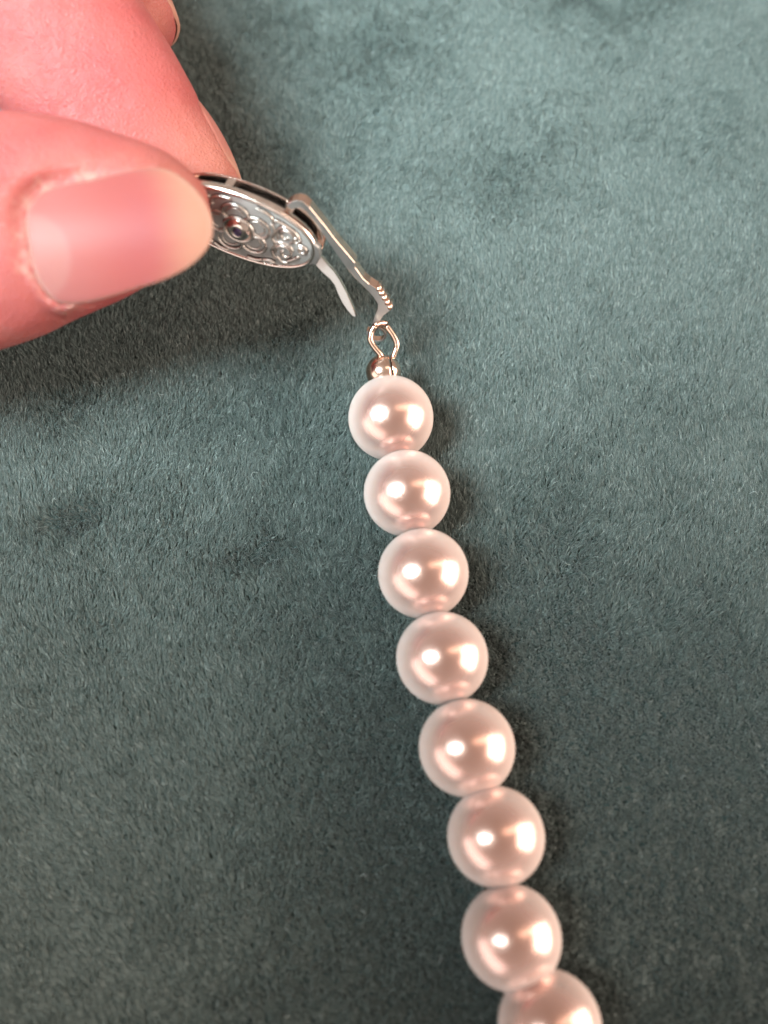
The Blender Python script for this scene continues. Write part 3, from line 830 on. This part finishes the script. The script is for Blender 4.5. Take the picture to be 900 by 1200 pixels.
def side_nail(s, nc, dep, rot, a0, a1, hb, along):
    nr_ = (iLat * math.cos(rot) + CZ * math.sin(rot)).normalized()
    o_ = IK(s, nc, 1, dep, 1)[0] + nr_ * 7.2
    al = (along - nr_ * along.dot(nr_)).normalized(); la = nr_.cross(al)
    out = sup(a0, a1, hb, 56, 2.8); cx_ = (a0 + a1) / 2
    vs_, ab = [], []; nr = 16; no = len(out)
    A_, y_ = [], []
    for a_ in np.arange(a0, a1 - .2, .4):
        for b_ in np.arange(-3.4, 3.5, .4):
            hit = BV.ray_cast(o_ + al * a_ + la * b_ + nr_ * 7, -nr_, 12)
            if hit[0] is not None and abs(7 - hit[3]) < 2.6:
                A_.append((1, a_, b_, a_ * a_, b_ * b_, a_ * b_)); y_.append(7 - hit[3])
    cf = np.linalg.lstsq(np.array(A_), np.array(y_), rcond=None)[0]
    fit = lambda a_, b_: cf[0] + cf[1] * a_ + cf[2] * b_ + cf[3] * a_ * a_ + cf[4] * b_ * b_ + cf[5] * a_ * b_
    print('side nail', len(y_), np.round(cf, 3))
    rel = co - V(o_); ra, rb_, rh = rel @ V(al), rel @ V(la), rel @ V(nr_)
    q_ = poly_sdf(out, ra, rb_); sel = (q_ < .1) & (rh > -4) & (rh < 4)
    nh = np.minimum(rh[sel], fit(ra[sel], rb_[sel]) - .02); co[sel] += (nh - rh[sel])[:, None] * V(nr_)
    for j in range(nr + 1):
        f = j / nr
        for p in out:
            x_ = cx_ + (p[0] - cx_) * f; yy = p[1] * f
            vs_.append(o_ + al * x_ + la * yy + nr_ * (fit(x_, yy) + .10 * (1 - .6 * f ** 6))); ab.append((x_, yy, f))
    for p in out:
        k = len(ab) - no; vs_.append(vs_[k] - nr_ * .35); ab.append((p[0], p[1], 1))
        if len(ab) - (nr + 1) * no >= no: break
    for i in range(no): vs_[(nr + 1) * no + i] = vs_[nr * no + i] - nr_ * .35
    fs_ = [(j * no + i, j * no + (i + 1) % no, (j + 1) * no + (i + 1) % no, (j + 1) * no + i) for j in range(nr + 1) for i in range(no)]
    o2 = link_mesh('fingernail', vs_, fs_, M_NAIL); m2 = o2.data
    ab = np.array(ab); at_ = m2.attributes.new('nailco', 'FLOAT_VECTOR', 'POINT'); at_.data.foreach_set('vector', (ab * MM).astype(np.float32).ravel())
    c2 = np.tile(np.array([.40, .145, .12]), (len(ab), 1)); q = sstep(a1 - 3, a1 - 1, ab[:, 0])[:, None]
    c2 = c2 * (1 - q) + np.array([.42, .20, .15]) * q
    ta_ = m2.attributes.new('tint', 'FLOAT_COLOR', 'POINT'); ta_.data.foreach_set('color', np.concatenate([c2, np.ones((len(c2), 1))], 1).astype(np.float32).ravel())
    NAILS.append(o2)
side_nail(288, 36, 88.8, math.radians(-15), -5.2, 3.6, 4.6, camvec(.50, -.87, 0))
side_nail(98, 88, 96.2, math.radians(-14), -5.5, 3.4, 4.6, camvec(.48, -.87, 0))

me.vertices.foreach_set('co', (co * MM).astype(np.float32).ravel()); me.update()
me.polygons.foreach_set('use_smooth', [True] * len(me.polygons))
fa = me.attributes.new('flake', 'FLOAT', 'POINT'); fa.data.foreach_set('value', flake.astype(np.float32))
ta = me.attributes.new('tint', 'FLOAT_COLOR', 'POINT'); ta.data.foreach_set('color', tint.astype(np.float32).ravel())
me.materials.clear(); me.materials.append(M_SKIN)
hand = bpy.data.objects.new('hand', me); COL.objects.link(hand)
hand['label'] = 'bare hand reaching in from the left, thumb and index finger pinching the silver clasp'
hand['category'] = 'hand'
for o_ in NAILS: setp(o_, hand)
print('hand verts', nv_, 'fibres', n)
